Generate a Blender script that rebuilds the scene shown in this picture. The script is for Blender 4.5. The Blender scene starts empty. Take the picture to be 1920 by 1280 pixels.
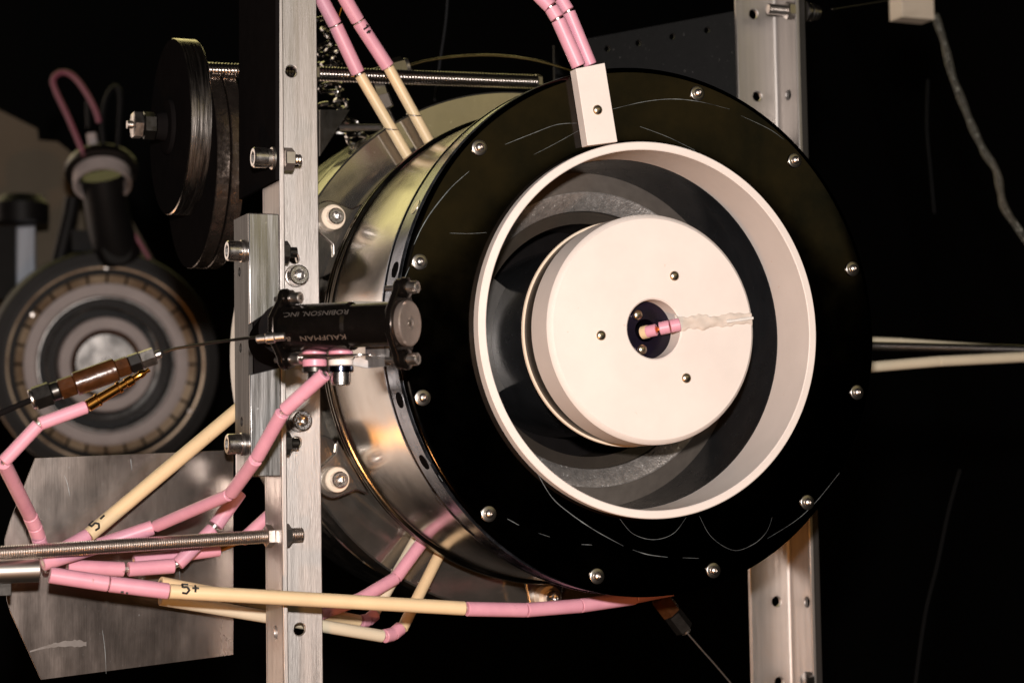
import bpy, bmesh, math, random
from math import sin, cos, pi, radians, hypot, atan2
from mathutils import Vector as V, Matrix, Euler
from mathutils.geometry import delaunay_2d_cdt

random.seed(7)
U = 0.01                     # everything below is written in centimetres
scene = bpy.context.scene
COL = scene.collection

# ------------------------------------------------------------------ camera
CAM = V((-49.1424, -96.8168, -7.8662))
EUL = Euler((1.6386573, 0.0162957, -0.4001737), 'XYZ')
FPX = 3752.34                # focal length in pixels of the 1920 px wide frame
cam = bpy.data.cameras.new('camera')
cam.sensor_width = 36.0
cam.lens = FPX / 1920 * 36.0
cam.clip_start = 0.05
cam.clip_end = 100
cam.dof.use_dof = True
cam.dof.focus_distance = 1.085
cam.dof.aperture_fstop = 12
camo = bpy.data.objects.new('camera', cam)
camo.location = CAM * U
camo.rotation_euler = EUL
COL.objects.link(camo)
scene.camera = camo

# ------------------------------------------------------------------ world, lamps, exposure
w = bpy.data.worlds.new('World'); scene.world = w; w.use_nodes = True
bg = w.node_tree.nodes['Background']
bg.inputs[0].default_value = (1.0, 0.80, 0.62, 1); bg.inputs[1].default_value = 0.0008

def area(name, loc, target, size, power, color, sizey=None, shape='DISK', spread=pi):
    l = bpy.data.lights.new(name, 'AREA'); l.shape = shape; l.size = size * U
    if sizey: l.size_y = sizey * U
    l.energy = power; l.color = color; l.spread = spread
    o = bpy.data.objects.new(name, l); o.location = V(loc) * U
    o.rotation_euler = (V(target) - V(loc)).to_track_quat('-Z', 'Y').to_euler()
    COL.objects.link(o); return o

FL = CAM + V((0.5, 1.0, 8.5))
area('camera_flash', FL, (-4, 0, 0), 3.0, 15.2, (1.0, 0.93, 0.885))
area('tungsten_lamp', (-58, -70, -48), (-8, 6, -4), 7, 2.6, (1.0, 0.42, 0.12))
area('top_reflection_panel', (0, 275, 150), (-8, 15, 8), 270, 10.5, (1.0, 0.87, 0.36), 100, 'RECTANGLE')      # added unseen panel for the olive reflection on the upper body
area('front_reflection_panel', (50, -130, 52), (0, 10, 5), 120, 1.05, (1.0, 0.83, 0.40), 66, 'RECTANGLE')          # added panel behind the camera, mirrored in flange and plate
area('side_reflection_panel', (-145, 280, 8), (-14, 8, 0), 165, 24, (1.0, 0.80, 0.67), 360, 'RECTANGLE')          # added unseen panel that brightens the left side of the body
area('warm_glint_fill', (-112, 285, -86), (-12, 10, -5), 18, 2.6, (1.0, 0.40, 0.08))                       # added unseen source for the orange glint on the body
scene.render.engine = 'CYCLES'
vs = scene.view_settings
vs.view_transform = 'Standard'; vs.look = 'None'; vs.exposure = 0; vs.gamma = 1; vs.use_curve_mapping = False

# ------------------------------------------------------------------ pixel to place
RM = EUL.to_matrix()
def ray(px, py): return RM @ V(((px - 960) / FPX, -(py - 640) / FPX, -1.0))
def P(px, py, y):
    d = ray(px, py); return CAM + d * ((y - CAM.y) / d.y)
def PX(px, py, x):
    d = ray(px, py); return CAM + d * ((x - CAM.x) / d.x)

# ------------------------------------------------------------------ materials
def mat(name, base, metal=0.0, rough=0.5, var=0.0, vscale=4.0, stretch=(1, 1, 1), rvar=0.0, bump=0.0, bscale=60.0,
        bstretch=None, col2=None, spec=0.5, aniso=0.0, coat=0.0, sss=0.0, ior=None, speck=None):
    m = bpy.data.materials.new(name); m.use_nodes = True
    nt = m.node_tree; b = nt.nodes['Principled BSDF']
    b.inputs['Base Color'].default_value = (*base, 1); b.inputs['Metallic'].default_value = metal
    b.inputs['Roughness'].default_value = rough; b.inputs['Specular IOR Level'].default_value = spec
    b.inputs['Anisotropic'].default_value = aniso; b.inputs['Coat Weight'].default_value = coat
    b.inputs['Coat Roughness'].default_value = 0.1
    if ior: b.inputs['IOR'].default_value = ior
    if sss:
        b.inputs['Subsurface Weight'].default_value = sss; b.inputs['Subsurface Radius'].default_value = (1, .6, .4)
        b.inputs['Subsurface Scale'].default_value = 0.0015
    tc = nt.nodes.new('ShaderNodeTexCoord')
    def noise(scale, st, det=5.0):
        mp = nt.nodes.new('ShaderNodeMapping'); mp.inputs['Scale'].default_value = [s * 100 for s in st]   # per cm
        nt.links.new(tc.outputs['Object'], mp.inputs['Vector'])
        n = nt.nodes.new('ShaderNodeTexNoise'); n.inputs['Scale'].default_value = scale; n.inputs['Detail'].default_value = det
        n.inputs['Roughness'].default_value = 0.62
        nt.links.new(mp.outputs[0], n.inputs['Vector']); return n
    colout = None
    if var or col2:
        n = noise(vscale, stretch)
        r = nt.nodes.new('ShaderNodeMapRange'); r.inputs['From Min'].default_value = 0.3; r.inputs['From Max'].default_value = 0.7
        nt.links.new(n.outputs['Fac'], r.inputs['Value'])
        mx = nt.nodes.new('ShaderNodeMix'); mx.data_type = 'RGBA'
        c2 = col2 if col2 else tuple(c * (1 - var) for c in base)
        mx.inputs[6].default_value = (*base, 1); mx.inputs[7].default_value = (*c2, 1)
        nt.links.new(r.outputs[0], mx.inputs[0]); colout = mx.outputs[2]
    if speck:                              # sparse small specks: (scale, threshold, colour)
        n = noise(speck[0], (1, 1, 1), 2.0)
        r = nt.nodes.new('ShaderNodeMapRange'); r.inputs['From Min'].default_value = speck[1]; r.inputs['From Max'].default_value = speck[1] + .06
        nt.links.new(n.outputs['Fac'], r.inputs['Value'])
        mx = nt.nodes.new('ShaderNodeMix'); mx.data_type = 'RGBA'
        if colout: nt.links.new(colout, mx.inputs[6])
        else: mx.inputs[6].default_value = (*base, 1)
        mx.inputs[7].default_value = (*speck[2], 1); nt.links.new(r.outputs[0], mx.inputs[0]); colout = mx.outputs[2]
    if colout: nt.links.new(colout, b.inputs['Base Color'])
    if rvar:
        n = noise(vscale * 1.7, stretch)
        r = nt.nodes.new('ShaderNodeMapRange'); r.inputs['From Min'].default_value = 0.3; r.inputs['From Max'].default_value = 0.7
        r.inputs['To Min'].default_value = max(0.02, rough - rvar); r.inputs['To Max'].default_value = min(1, rough + rvar)
        nt.links.new(n.outputs['Fac'], r.inputs['Value']); nt.links.new(r.outputs[0], b.inputs['Roughness'])
    if bump:
        n = noise(bscale, bstretch or (1, 1, 1), 3.0)
        bp = nt.nodes.new('ShaderNodeBump'); bp.inputs['Strength'].default_value = bump; bp.inputs['Distance'].default_value = 0.0004
        nt.links.new(n.outputs['Fac'], bp.inputs['Height']); nt.links.new(bp.outputs[0], b.inputs['Normal'])
    return m

M = {}
M['ceramic'] = mat('boron_nitride', (.80, .715, .66), 0, .62, .085, .3, rvar=.08, bump=.06, bscale=9, speck=(1.6, .735, (.70, .56, .48)))
M['cream'] = mat('alumina_cream', (.80, .60, .36), 0, .38, .10, .5, bump=.03, bscale=14, speck=(2.0, .72, (.55, .38, .22)))
M['cream_pale'] = mat('alumina_pale', (.72, .63, .47), 0, .42, .07, .7)
M['pink'] = mat('alumina_pink', (.73, .35, .43), 0, .42, .0, .8, col2=(.64, .29, .375), bump=.06, bscale=12, speck=(2.2, .71, (.45, .22, .24)))
M['bushing'] = mat('ceramic_bushing', (.80, .66, .52), 0, .4, .05, .6)
M['blackplate'] = mat('black_polished_plate', (.015, .016, .018), 1, .12, 0, .25, rvar=.05, col2=(.044, .035, .026))
M['rim'] = mat('dark_rim_steel', (.20, .21, .24), 1, .24, .25, .5, rvar=.08)
M['polished'] = mat('polished_steel', (.52, .48, .44), 1, .20, .12, .22, rvar=.05, bump=.02, bscale=1.2)
M['polished_drum'] = mat('polished_drum_steel', (.40, .38, .34), 1, .15, .15, .35, rvar=.06)
M['face'] = mat('polished_flange_face', (.50, .46, .41), .93, .13, .18, .45, rvar=.06, speck=(3.0, .67, (.62, .60, .58)))
M['alu'] = mat('brushed_aluminium', (.56, .515, .485), .86, .46, .16, 1.4, stretch=(1.6, 1.6, .05), rvar=.1, bump=.25, bscale=10, bstretch=(3, 3, .08))
M['alu_tube'] = mat('milled_aluminium', (.58, .57, .565), .95, .30, .35, 1.2, stretch=(1.3, 1.3, .06), rvar=.12, bump=.12, bscale=5, bstretch=(2, 2, .2), speck=(3.5, .68, (.85, .85, .85)))
M['shaded_alu'] = mat('shaded_aluminium', (.05, .046, .043), .3, .42, .3, 1.5, stretch=(1, 2, .06), rvar=.1, spec=.2)  # same aluminium with the shade of turned-away faces put into its colour
M['sheet'] = mat('scuffed_sheet', (.37, .315, .285), .97, .23, .35, .13, stretch=(1.3, 1, .5), rvar=.07, col2=(.21,.17,.145), bump=.05, bscale=4, bstretch=(2.2, 1, .12), speck=(4.5, .70, (.70, .67, .65)))
M['steel'] = mat('stainless', (.66, .61, .57), 1, .34, .1, 2, rvar=.06)
M['steel_bright'] = mat('bright_stainless', (.76, .72, .69), 1, .36, .06, 2)
M['bolt'] = mat('bolt_steel', (.70, .66, .63), 1, .27, .1, 2, rvar=.05)
M['chainsteel'] = mat('chain_steel', (.62, .60, .58), 1, .14, .2, 2)
M['ear'] = mat('ear_steel', (.50, .46, .42), 1, .24, .1, 1)
M['washer'] = mat('dull_washer', (.42, .385, .35), 1, .30, .1, 2)
M['chrome'] = mat('chrome_tube', (.7, .66, .62), 1, .34, .06, 2)
M['dome'] = mat('brass_tinted_dome', (.62, .52, .40), 1, .30, .1, 2)
M['rod'] = mat('threaded_steel', (.70, .64, .60), 1, .34, .2, 3)
M['rod_mid'] = mat('threaded_mid', (.42, .39, .37), 1, .24, .2, 3)
M['rod_dark'] = mat('threaded_dark', (.36, .335, .32), 1, .28, .2, 3)
M['darkmetal'] = mat('blackened_steel', (.06, .055, .05), .9, .34, .2, 1, rvar=.08)
M['black'] = mat('black_anodised', (.008, .007, .007), .0, .7, .2, 1, rvar=.08, spec=0.0)
M['blackpoly'] = mat('black_channel_wall', (.045, .046, .05), .6, .22, .3, .7, rvar=.08)
M['gray'] = mat('graphite_floor', (.17, .145, .125), .25, .5, .25, 1.5, bump=.25, bscale=18)
M['speckle'] = mat('sparkling_graphite', (.52, .48, .45), .75, .40, .35, 2.2, stretch=(1, 1, 1), rvar=.15, bump=1.0, bscale=7, speck=(4.2, .65, (.95, .93, .90)))
M['brown'] = mat('brown_anode', (.05, .040, .032), .5, .40, .2, 1)
M['basegray'] = mat('anode_base', (.42, .40, .38), .9, .34, .2, 1)
M['foil'] = mat('foil_edge', (.6, .59, .57), 1, .28, .2, 3, bump=.8, bscale=6)
M['gold'] = mat('gold_pin', (.80, .36, .07), 1, .22, .15, 2)
M['tape'] = mat('amber_tape', (.075, .026, .008), .1, .3, .6, 1.5, coat=.45, bump=.9, bscale=2.2)
M['scratch_glint'] = mat('bright_scratch_glint', (.34, .37, .38), .5, .42, 0, .9, col2=(.035, .036, .04))  # pale strips: scratches, and on the plate painted reflections too
M['ink'] = mat('black_ink', (.012, .011, .011), 0, .6)
M['cement'] = mat('ceramic_cement', (.73, .64, .57), 0, .34, .25, 1.0, col2=(.60, .51, .44), bump=.5, bscale=3.2)
M['epoxy'] = mat('glossy_cement', (.82, .78, .74), 0, .15, .1, 3)
M['violet'] = mat('heat_blued_disc', (.012, .010, .012), .6, .25, 0, .5, col2=(.018, .012, .032))
M['washer_pink'] = mat('pink_insulator', (.66, .28, .36), 0, .4)
M['bluish'] = mat('blued_steel', (.05, .055, .08), 1, .2)
M['capdisc'] = mat('keeper_disc', (.40, .33, .29), .7, .34, .25, 1.5, rvar=.08)
M['bodyblack'] = mat('blackened_body', (.040, .032, .028), .9, .22, .3, 1.2, rvar=.08)
M['engrave'] = mat('engraved_letters', (.30, .23, .19), .7, .4)
M['engrave_dim'] = mat('engraved_letters_dark', (.22, .19, .17), .7, .4)
M['chamber'] = mat('chamber_paint', (.0010, .0008, .0007), 0, .8, .5, .05)
M['beige'] = mat('beige_panel', (.20, .155, .105), 0, .7, .25, .06)
M['bgring'] = mat('worn_ceramic', (.52, .455, .445), 0, .6, .15, .5)
M['bgdark'] = mat('background_dark', (.010, .009, .009), .1, .5, .3, .4, spec=.25)
M['bgbody'] = mat('background_body', (.012, .011, .0105), .2, .45, .3, .4, spec=.12)
M['bggold'] = mat('gold_tiles', (.62, .50, .36), .3, .45, 0, .13, col2=(.13, .06, .02))
M['bgsteel'] = mat('worn_disc', (.36, .35, .34), 1, .24, .5, .25, rvar=.08)
M['bgblue'] = mat('background_block', (.50, .54, .62), .3, .4, .3, .4, stretch=(2, 1, .2))
M['rubber'] = mat('grey_cable', (.010, .010, .011), 0, .5, spec=.1)
M['pinkcord'] = mat('pink_cord', (.26, .075, .11), 0, .5)
M['braid'] = mat('braided_sleeve', (.30, .28, .23), .5, .35, .4, 3, bump=.9, bscale=6)
M['disc_rim'] = mat('turned_steel_rim', (.58, .52, .47), 1, .25, .3, 2.2, stretch=(2.2, .12, .12), rvar=.1, bump=.25, bscale=5, bstretch=(2, .1, .1))
M['disc_plate'] = mat('flame_cut_plate', (.26, .21, .18), .95, .22, .4, 1.6, rvar=.1, bump=.6, bscale=2.6)
M['perf'] = mat('dark_perforated', (.006, .0056, .0054), .1, .65, .3, 2, bump=.3, bscale=16, spec=.2, speck=(5, .70, (.09, .085, .08)))
M['wire'] = mat('silver_wire', (.80, .77, .73), 1, .42, .2, 4, bump=.8, bscale=8)

# ------------------------------------------------------------------ mesh building
OFF = {}
def frame(axis, up=None):
    a = V(axis).normalized()
    u = V(up) if up is not None else (V((0, 0, 1)) if abs(a.z) < .9 else V((1, 0, 0)))
    x = (u - a * u.dot(a)).normalized(); y = a.cross(x)
    return a, x, y

class MB:
    def __init__(s): s.v = []; s.f = []
    def add(s, vs_, fs):
        n = len(s.v); s.v += [V(q) for q in vs_]; s.f += [tuple(i + n for i in f) for f in fs]; return s
    def lathe(s, prof, o, axis, n=48, up=None, a0=0, a1=2 * pi, closed=None):
        """prof: (r, h) along axis"""
        a, x, y = frame(axis, up); o = V(o); full = abs(a1 - a0 - 2 * pi) < 1e-6
        m = n if full else n + 1
        vs_ = []; fs = []
        for (r, h) in prof:
            for k in range(m):
                t = a0 + (a1 - a0) * k / n
                vs_.append(o + a * h + (x * cos(t) + y * sin(t)) * r)
        for i in range(len(prof) - 1):
            for k in range(n):
                k2 = (k + 1) % m
                fs.append((i * m + k, i * m + k2, (i + 1) * m + k2, (i + 1) * m + k))
        if closed is None: closed = full
        if full:
            if prof[0][0] > 1e-4 and closed: fs.append(tuple(range(m))[::-1])
            if prof[-1][0] > 1e-4 and closed: fs.append(tuple((len(prof) - 1) * m + k for k in range(m)))
        return s.add(vs_, fs)
    def ring(s, prof, o, axis, n=64, up=None):      # closed profile loop
        return s.lathe(list(prof) + [prof[0]], o, axis, n, up, closed=False)
    def cyl(s, p0, p1, r, n=20, bev=0.0):
        p0 = V(p0); p1 = V(p1); L = (p1 - p0).length
        pr = [(r, 0), (r, L)] if not bev else [(r - bev, 0), (r, bev), (r, L - bev), (r - bev, L)]
        return s.lathe(pr, p0, p1 - p0, n)
    def pipe(s, p0, p1, ro, ri, n=20, bev=.03):
        p0 = V(p0); p1 = V(p1); L = (p1 - p0).length
        return s.ring([(ri, 0), (ro - bev, 0), (ro, bev), (ro, L - bev), (ro - bev, L), (ri, L)], p0, p1 - p0, n)
    def tube(s, pts, r, n=10, rads=None):
        pts = [V(q) for q in pts]; vs_ = []; fs = []
        px = None
        for i, q in enumerate(pts):
            t = (pts[min(i + 1, len(pts) - 1)] - pts[max(i - 1, 0)]).normalized()
            if px is None: _, x, y = frame(t)
            else:
                x = (px - t * px.dot(t)).normalized(); y = t.cross(x)
            px = x; rr = rads[i] if rads else r
            vs_ += [q + (x * cos(2 * pi * k / n) + y * sin(2 * pi * k / n)) * rr for k in range(n)]
        for i in range(len(pts) - 1):
            for k in range(n):
                k2 = (k + 1) % n; fs.append((i * n + k, i * n + k2, (i + 1) * n + k2, (i + 1) * n + k))
        fs.append(tuple(range(n))[::-1]); fs.append(tuple((len(pts) - 1) * n + k for k in range(n)))
        return s.add(vs_, fs)
    def box(s, lo, hi, bev=0.0):
        lo = V(lo); hi = V(hi)
        vs_ = [V((x, y, z)) for x in (lo.x, hi.x) for y in (lo.y, hi.y) for z in (lo.z, hi.z)]
        return s.add(vs_, [(0, 1, 3, 2), (4, 6, 7, 5), (0, 4, 5, 1), (2, 3, 7, 6), (0, 2, 6, 4), (1, 5, 7, 3)])
    def prism(s, poly, d):
        """3-D planar polygon extruded by the vector d"""
        n = len(poly); d = V(d); vs_ = [V(q) for q in poly] + [V(q) + d for q in poly]
        fs = [tuple(range(n)), tuple(range(n, 2 * n))[::-1]] + [(i, (i + 1) % n, n + (i + 1) % n, n + i) for i in range(n)]
        return s.add(vs_, fs)
    def plate(s, outline, holes, o, ex, ey, th):
        """2-D outline with round holes (cx, cy, r), spanned by ex, ey at o, thickness vector th"""
        loops = [[V((a, b, 0)) for a, b in outline]]
        for (cx, cy, r) in holes:
            loops.append([V((cx + r * cos(-2 * pi * k / 20), cy + r * sin(-2 * pi * k / 20), 0)) for k in range(20)])
        flat = [q for l in loops for q in l]; n = len(flat); ed = []; k = 0
        for l in loops:
            ed += [(k + i, k + (i + 1) % len(l)) for i in range(len(l))]; k += len(l)
        ov, oe, of, oi, _, _ = delaunay_2d_cdt([q.to_2d() for q in flat], ed, [], 1, 1e-6)
        back = [i[0] for i in oi]; tris = []
        for f in of:
            cx_ = sum(ov[i].x for i in f) / 3; cy_ = sum(ov[i].y for i in f) / 3
            if all(hypot(cx_ - a, cy_ - b) > r * .97 for a, b, r in holes): tris.append(tuple(back[i] for i in f))
        o = V(o); ex = V(ex); ey = V(ey); th = V(th)
        W = [o + ex * q.x + ey * q.y for q in flat]
        fs = [tuple(t) for t in tris] + [tuple(i + n for i in t)[::-1] for t in tris]
        k = 0
        for l in loops:
            m = len(l)
            for i in range(m): fs.append((k + i, k + (i + 1) % m, n + k + (i + 1) % m, n + k + i))
            k += m
        return s.add(W + [q + th for q in W], fs)
    def hexprism(s, p0, p1, r, hole=0.0, rot=0.0, up=None, ch=.12):
        p0 = V(p0); p1 = V(p1); a, x, y = frame(p1 - p0, up); L = (p1 - p0).length
        hx = lambda rr, h: [p0 + a * h + (x * cos(rot + k * pi / 3) + y * sin(rot + k * pi / 3)) * rr for k in range(6)]
        rr = r * (1 - ch); c = r * ch * .6
        loops = [hx(rr, 0), hx(r, c), hx(r, L - c), hx(rr, L)]
        vs_ = [q for l in loops for q in l]; fs = [tuple(range(6))[::-1], tuple(18 + k for k in range(6))]
        for i in range(3):
            for k in range(6): fs.append((i * 6 + k, i * 6 + (k + 1) % 6, i * 6 + 6 + (k + 1) % 6, i * 6 + 6 + k))
        return s.add(vs_, fs)
    def mesh(s, name, off, angle=38, merge=True):
        me = bpy.data.meshes.new(name)
        me.from_pydata([(q - off) * U for q in s.v], [], s.f)
        bm = bmesh.new(); bm.from_mesh(me)
        if merge: bmesh.ops.remove_doubles(bm, verts=bm.verts, dist=1e-6)
        bmesh.ops.recalc_face_normals(bm, faces=bm.faces)
        bm.to_mesh(me); bm.free()
        me.polygons.foreach_set('use_smooth', [True] * len(me.polygons))
        me.set_sharp_from_angle(angle=radians(angle)); me.update()
        return me
    def build(s, name, m, parent=None, loc=None, bevel=0.0, angle=38):
        off = OFF[parent] if parent else (V(loc) if loc is not None else V((0, 0, 0)))
        me = s.mesh(name, off, angle)
        me.materials.append(M[m])
        o = bpy.data.objects.new(name, me); COL.objects.link(o)
        if parent: o.parent = parent
        else: o.location = off * U
        OFF[o] = off
        if bevel:
            b = o.modifiers.new('edge', 'BEVEL'); b.width = bevel * U; b.segments = 2; b.limit_method = 'ANGLE'; b.angle_limit = radians(40)
        return o

def tag(o, label, cat=None, group=None, kind=None):
    if label: o['label'] = label
    if cat: o['category'] = cat
    if group: o['group'] = group
    if kind: o['kind'] = kind
    return o
def thing(name, loc, label, cat, group=None):
    o = bpy.data.objects.new(name, None); COL.objects.link(o); loc = V(loc)
    o.location = loc * U; o.empty_display_size = .01; OFF[o] = loc
    return tag(o, label, cat, group)
def inst(name, me, parent, mtx):
    """a copy of mesh data (cm-built, scaled at build) placed by a matrix in cm about the world origin"""
    o = bpy.data.objects.new(name, me); COL.objects.link(o); o.parent = parent
    t = mtx.translation - OFF[parent]; q = mtx.to_quaternion()
    o.location = t * U; o.rotation_mode = 'QUATERNION'; o.rotation_quaternion = q
    OFF[o] = mtx.translation.copy(); return o
def place(p, axis, up=None):
    """matrix whose local +Z runs along axis"""
    a, x, y = frame(axis, up); m = Matrix((x, y, a)).transposed().to_4x4(); m.translation = V(p); return m
def proto(mb, name, m, angle=38):
    me = mb.mesh(name, V((0, 0, 0)), angle); me.materials.append(M[m]); return me

# shared fasteners (local +Z points out of the surface) -------------------------------------------
def socket_head(r, h, hexr=.62):
    mb = MB(); n = 24
    outer = [(r, 0), (r, h - .06 * r * 2), (r - .06 * r * 2, h)]
    mb.lathe(outer, (0, 0, 0), (0, 0, 1), n, closed=False)
    # hexagonal socket
    hp = []
    for k in range(n):
        t = 2 * pi * k / n; s_ = (t % (pi / 3)) - pi / 6
        hp.append((cos(t), sin(t), r * hexr * cos(pi / 6) / cos(s_)))
    a, x, y = frame((0, 0, 1))
    R = [x * (c * q) + y * (s_ * q) for c, s_, q in hp]
    vs_ = [(x * cos(2 * pi * k / n) + y * sin(2 * pi * k / n)) * (r - .12 * r) + V((0, 0, h)) for k in range(n)]
    vs_ += [q + V((0, 0, h)) for q in R] + [q + V((0, 0, h * .30)) for q in R] + [V((0, 0, h * .02))]
    fs = []
    for i in range(2):
        for k in range(n): fs.append((i * n + k, i * n + (k + 1) % n, i * n + n + (k + 1) % n, i * n + n + k))
    for k in range(n): fs.append((2 * n + k, 2 * n + (k + 1) % n, 3 * n))
    mb.add(vs_, fs); return mb
def button_head(r, h):
    mb = MB(); pr = [(r * 1.0, 0), (r, h * .3)] + [(r * cos(t) * .98, h * .3 + h * .7 * sin(t)) for t in [pi / 2 * k / 6 for k in range(1, 5)]]
    pr += [(r * .34, h * .98), (r * .30, h * .55), (0, h * .5)]
    return mb.lathe(pr, (0, 0, 0), (0, 0, 1), 24)
def washer(ro, ri, h):
    return MB().ring([(ri, 0), (ro, 0), (ro, h * .8), (ro - .03, h), (ri, h)], (0, 0, 0), (0, 0, 1), 28)

ME_washer = proto(washer(.42, .18, .10), 'washer', 'washer')
ME_button = proto(button_head(.235, .22), 'screw', 'steel')
ME_ball = proto(MB().lathe([(.28, 0), (.28, .06)] + [(.28 * cos(t), .06 + .16 * sin(t)) for t in [pi / 2 * k / 6 for k in range(1, 7)]], (0, 0, 0), (0, 0, 1), 24), 'screw', 'dome')
ME_cap = proto(socket_head(.48, .55), 'bolt', 'bolt')
ME_cap_big = proto(socket_head(.56, .75), 'bolt', 'bolt')
ME_flatw = proto(washer(.62, .25, .14), 'washer', 'steel')
ME_bush = proto(MB().ring([(.3, 0), (.74, 0), (.74, .75), (.70, .80), (.3, .80)], (0, 0, 0), (0, 0, 1), 32), 'bushing', 'bushing')

def nut(parent, p, axis, r=.5, h=.45, m='steel', rot=0, name='nut'):
    p = V(p); a = V(axis).normalized()
    return MB().hexprism(p, p + a * h, r, rot=rot).build(name, m, parent)

def threaded(mb, p0, p1, r, pitch=.13, n=14):
    p0 = V(p0); p1 = V(p1); L = (p1 - p0).length; k = max(2, int(L / pitch)); pr = [(r * .8, 0)]
    for i in range(k):
        h = i * L / k; pr += [(r * .84, h + .02 * pitch), (r, h + .42 * L / k), (r, h + .58 * L / k), (r * .84, h + .98 * L / k)]
    pr += [(r * .8, L)]
    return mb.lathe(pr, p0, p1 - p0, n)

# ------------------------------------------------------------------ the setting: dark chamber
mb = MB(); mb.lathe([(0, 0), (360, 0), (360, -460)], (-20, 460, -10), (0, 1, 0), 64, closed=False)
tag(mb.build('chamber_wall', 'chamber'), 'dark wall of the vacuum chamber behind everything', kind='structure')

# ================================================================== THE THRUSTER
Y = V((0, 1, 0)); O = V((0, 0, 0))
T = thing('ion_thruster', (0, 14, 0), 'large round thruster with black front plate and white ceramic ring', 'thruster')
# front plate: face at y=0, rim to y=2.6
mb = MB(); mb.ring([(10.22, .02), (10.22, 1.2), (14.0, 1.2), (14.0, .55), (14.36, .34), (14.38, .16), (14.25, .03), (14.05, 0), (10.4, 0)], O, Y, 160)
mb.build('front_plate', 'blackplate', T, angle=50)
mb = MB(); mb.ring([(13.6, .6), (14.42, .6), (14.42, .75), (14.36, .8), (14.36, 2.55), (14.42, 2.6), (14.42, 2.75), (13.6, 2.75)], O, Y, 160)
rim = mb.build('rim_band', 'rim', T)
for px, py in ((743, 505), (757, 748), (797, 866), (781, 388)):
    a = P(px, py, 1.3); t = atan2(a.z, a.x); d = V((cos(t), 0, sin(t)))
    MB().lathe([(.43, -.1), (.43, .035), (0, .035)], d * 14.35 + Y * 1.45, d, 20).build('rim_hole', 'black' if (px, py) != (781, 388) else 'steel', rim)
# body cylinder and bead
mb = MB(); mb.lathe([(13.4, 2.6), (14.0, 2.6), (14.0, 13.0)], O, Y, 160, closed=False)
mb.build('body_shell', 'polished', T)
mb = MB()
def bead(y0, r0, rad):
    return [(r0 + rad * cos(t) , y0 + rad * sin(t)) for t in [-pi / 2 + pi * k / 8 for k in range(9)]]
mb.lathe([(13.98, 12.7)] + bead(13.05, 14.05, .22) + [(14.06, 13.32)] + bead(13.58, 14.05, .2) + [(14.0, 13.85), (13.8, 14.3), (13.8, 16.8)], O, Y, 160, closed=False)
mb.build('bead_ring', 'polished_drum', T, angle=60)
# mirror flange and drum behind
mb = MB(); mb.lathe([(12.5, 16.75), (16.05, 16.75), (16.15, 16.85), (16.15, 19.4)], O, Y, 160, closed=False)
mb.build('flange', 'face', T)
mb = MB(); mb.lathe([(16.15, 19.4), (15.85, 19.45), (15.85, 20.2), (16.08, 20.25), (16.08, 27), (0, 27)], O, Y, 160, closed=False)
mb.build('rear_drum', 'polished_drum', T)
# ceramic exit ring
mb = MB(); mb.ring([(9.75, -.55), (9.80, -.60), (10.15, -.60), (10.2, -.55), (10.2, 1.5), (9.95, 1.5), (9.95, 2.9), (9.75, 2.9)], O, Y, 180)
mb.build('exit_ring', 'ceramic', T)
mb = MB(); mb.lathe([(9.98, 2.95), (9.72, 2.95), (9.72, 8.0)], O, Y, 160, closed=False); mb.build('channel_wall', 'blackpoly', T)
mb = MB(); mb.lathe([(9.75, 7.9), (8.5, 7.05)], O, Y, 128, closed=False); mb.build('channel_floor', 'gray', T)
mb = MB(); mb.lathe([(8.5, 7.0), (8.43, 6.98), (7.5, 7.45), (7.45, 7.52)], O, Y, 128, closed=False); mb.build('anode_ring', 'speckle', T)
mb = MB(); mb.lathe([(7.46, 7.5), (7.42, 7.7), (7.2, 7.72), (7.2, 7.75), (6.75, 7.8), (6.75, 12)], O, Y, 128, closed=False); mb.build('anode_inner', 'brown', T)
mb = MB(); mb.lathe([(6.9, 12), (0, 12)], O, Y, 64, closed=False); mb.build('anode_floor', 'black', T)
ex = V((1, 0, 0))
mb = MB(); mb.lathe([(6.74, 8.7), (5.4, 8.9)], O, Y, 24, up=ex, a0=radians(150), a1=radians(213), closed=False); mb.build('anode_base', 'basegray', T)
mb = MB(); mb.ring([(5.05, 3.0), (5.55, 3.0), (5.55, 12), (5.05, 12)], O, Y, 128); col = mb.build('inner_column', 'blackpoly', T)
# centre piece
mb = MB(); mb.ring([(1.6, -.62), (1.68, -.70), (5.98, -.70), (6.12, -.60), (6.24, -.40), (6.26, 1.55), (1.6, 1.55)], O, Y, 160)
ctr = mb.build('centre_cap', 'ceramic', T, angle=30)
MB().ring([(1.5, 1.6), (6.16, 1.6), (6.16, 2.72), (1.5, 2.72)], O, Y, 128).build('inner_pole', 'brown', T)
MB().ring([(4.5, 2.74), (6.27, 2.74), (6.29, 2.86), (4.5, 2.86)], O, Y, 160).build('ceramic_washer', 'bushing', T)
for px, py in ((1265.5, 517), (1128, 628.5), (1288, 708.5)):
    inst('screw', ME_ball, T, place(P(px, py, -.78), -Y) @ Matrix.Translation((0, 0, -.12)))
mb = MB(); mb.lathe([(1.59, .44), (.62, .40), (.62, 3.2), (0, 3.2)], O, Y, 48, closed=False); mb.build('keeper_disc', 'violet', T)
for px, py in ((1196.5, 590), (1205, 655)):
    inst('screw', ME_ball, T, place(P(px, py, .22), -Y) @ Matrix.Translation((0, 0, -.1)))
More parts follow.
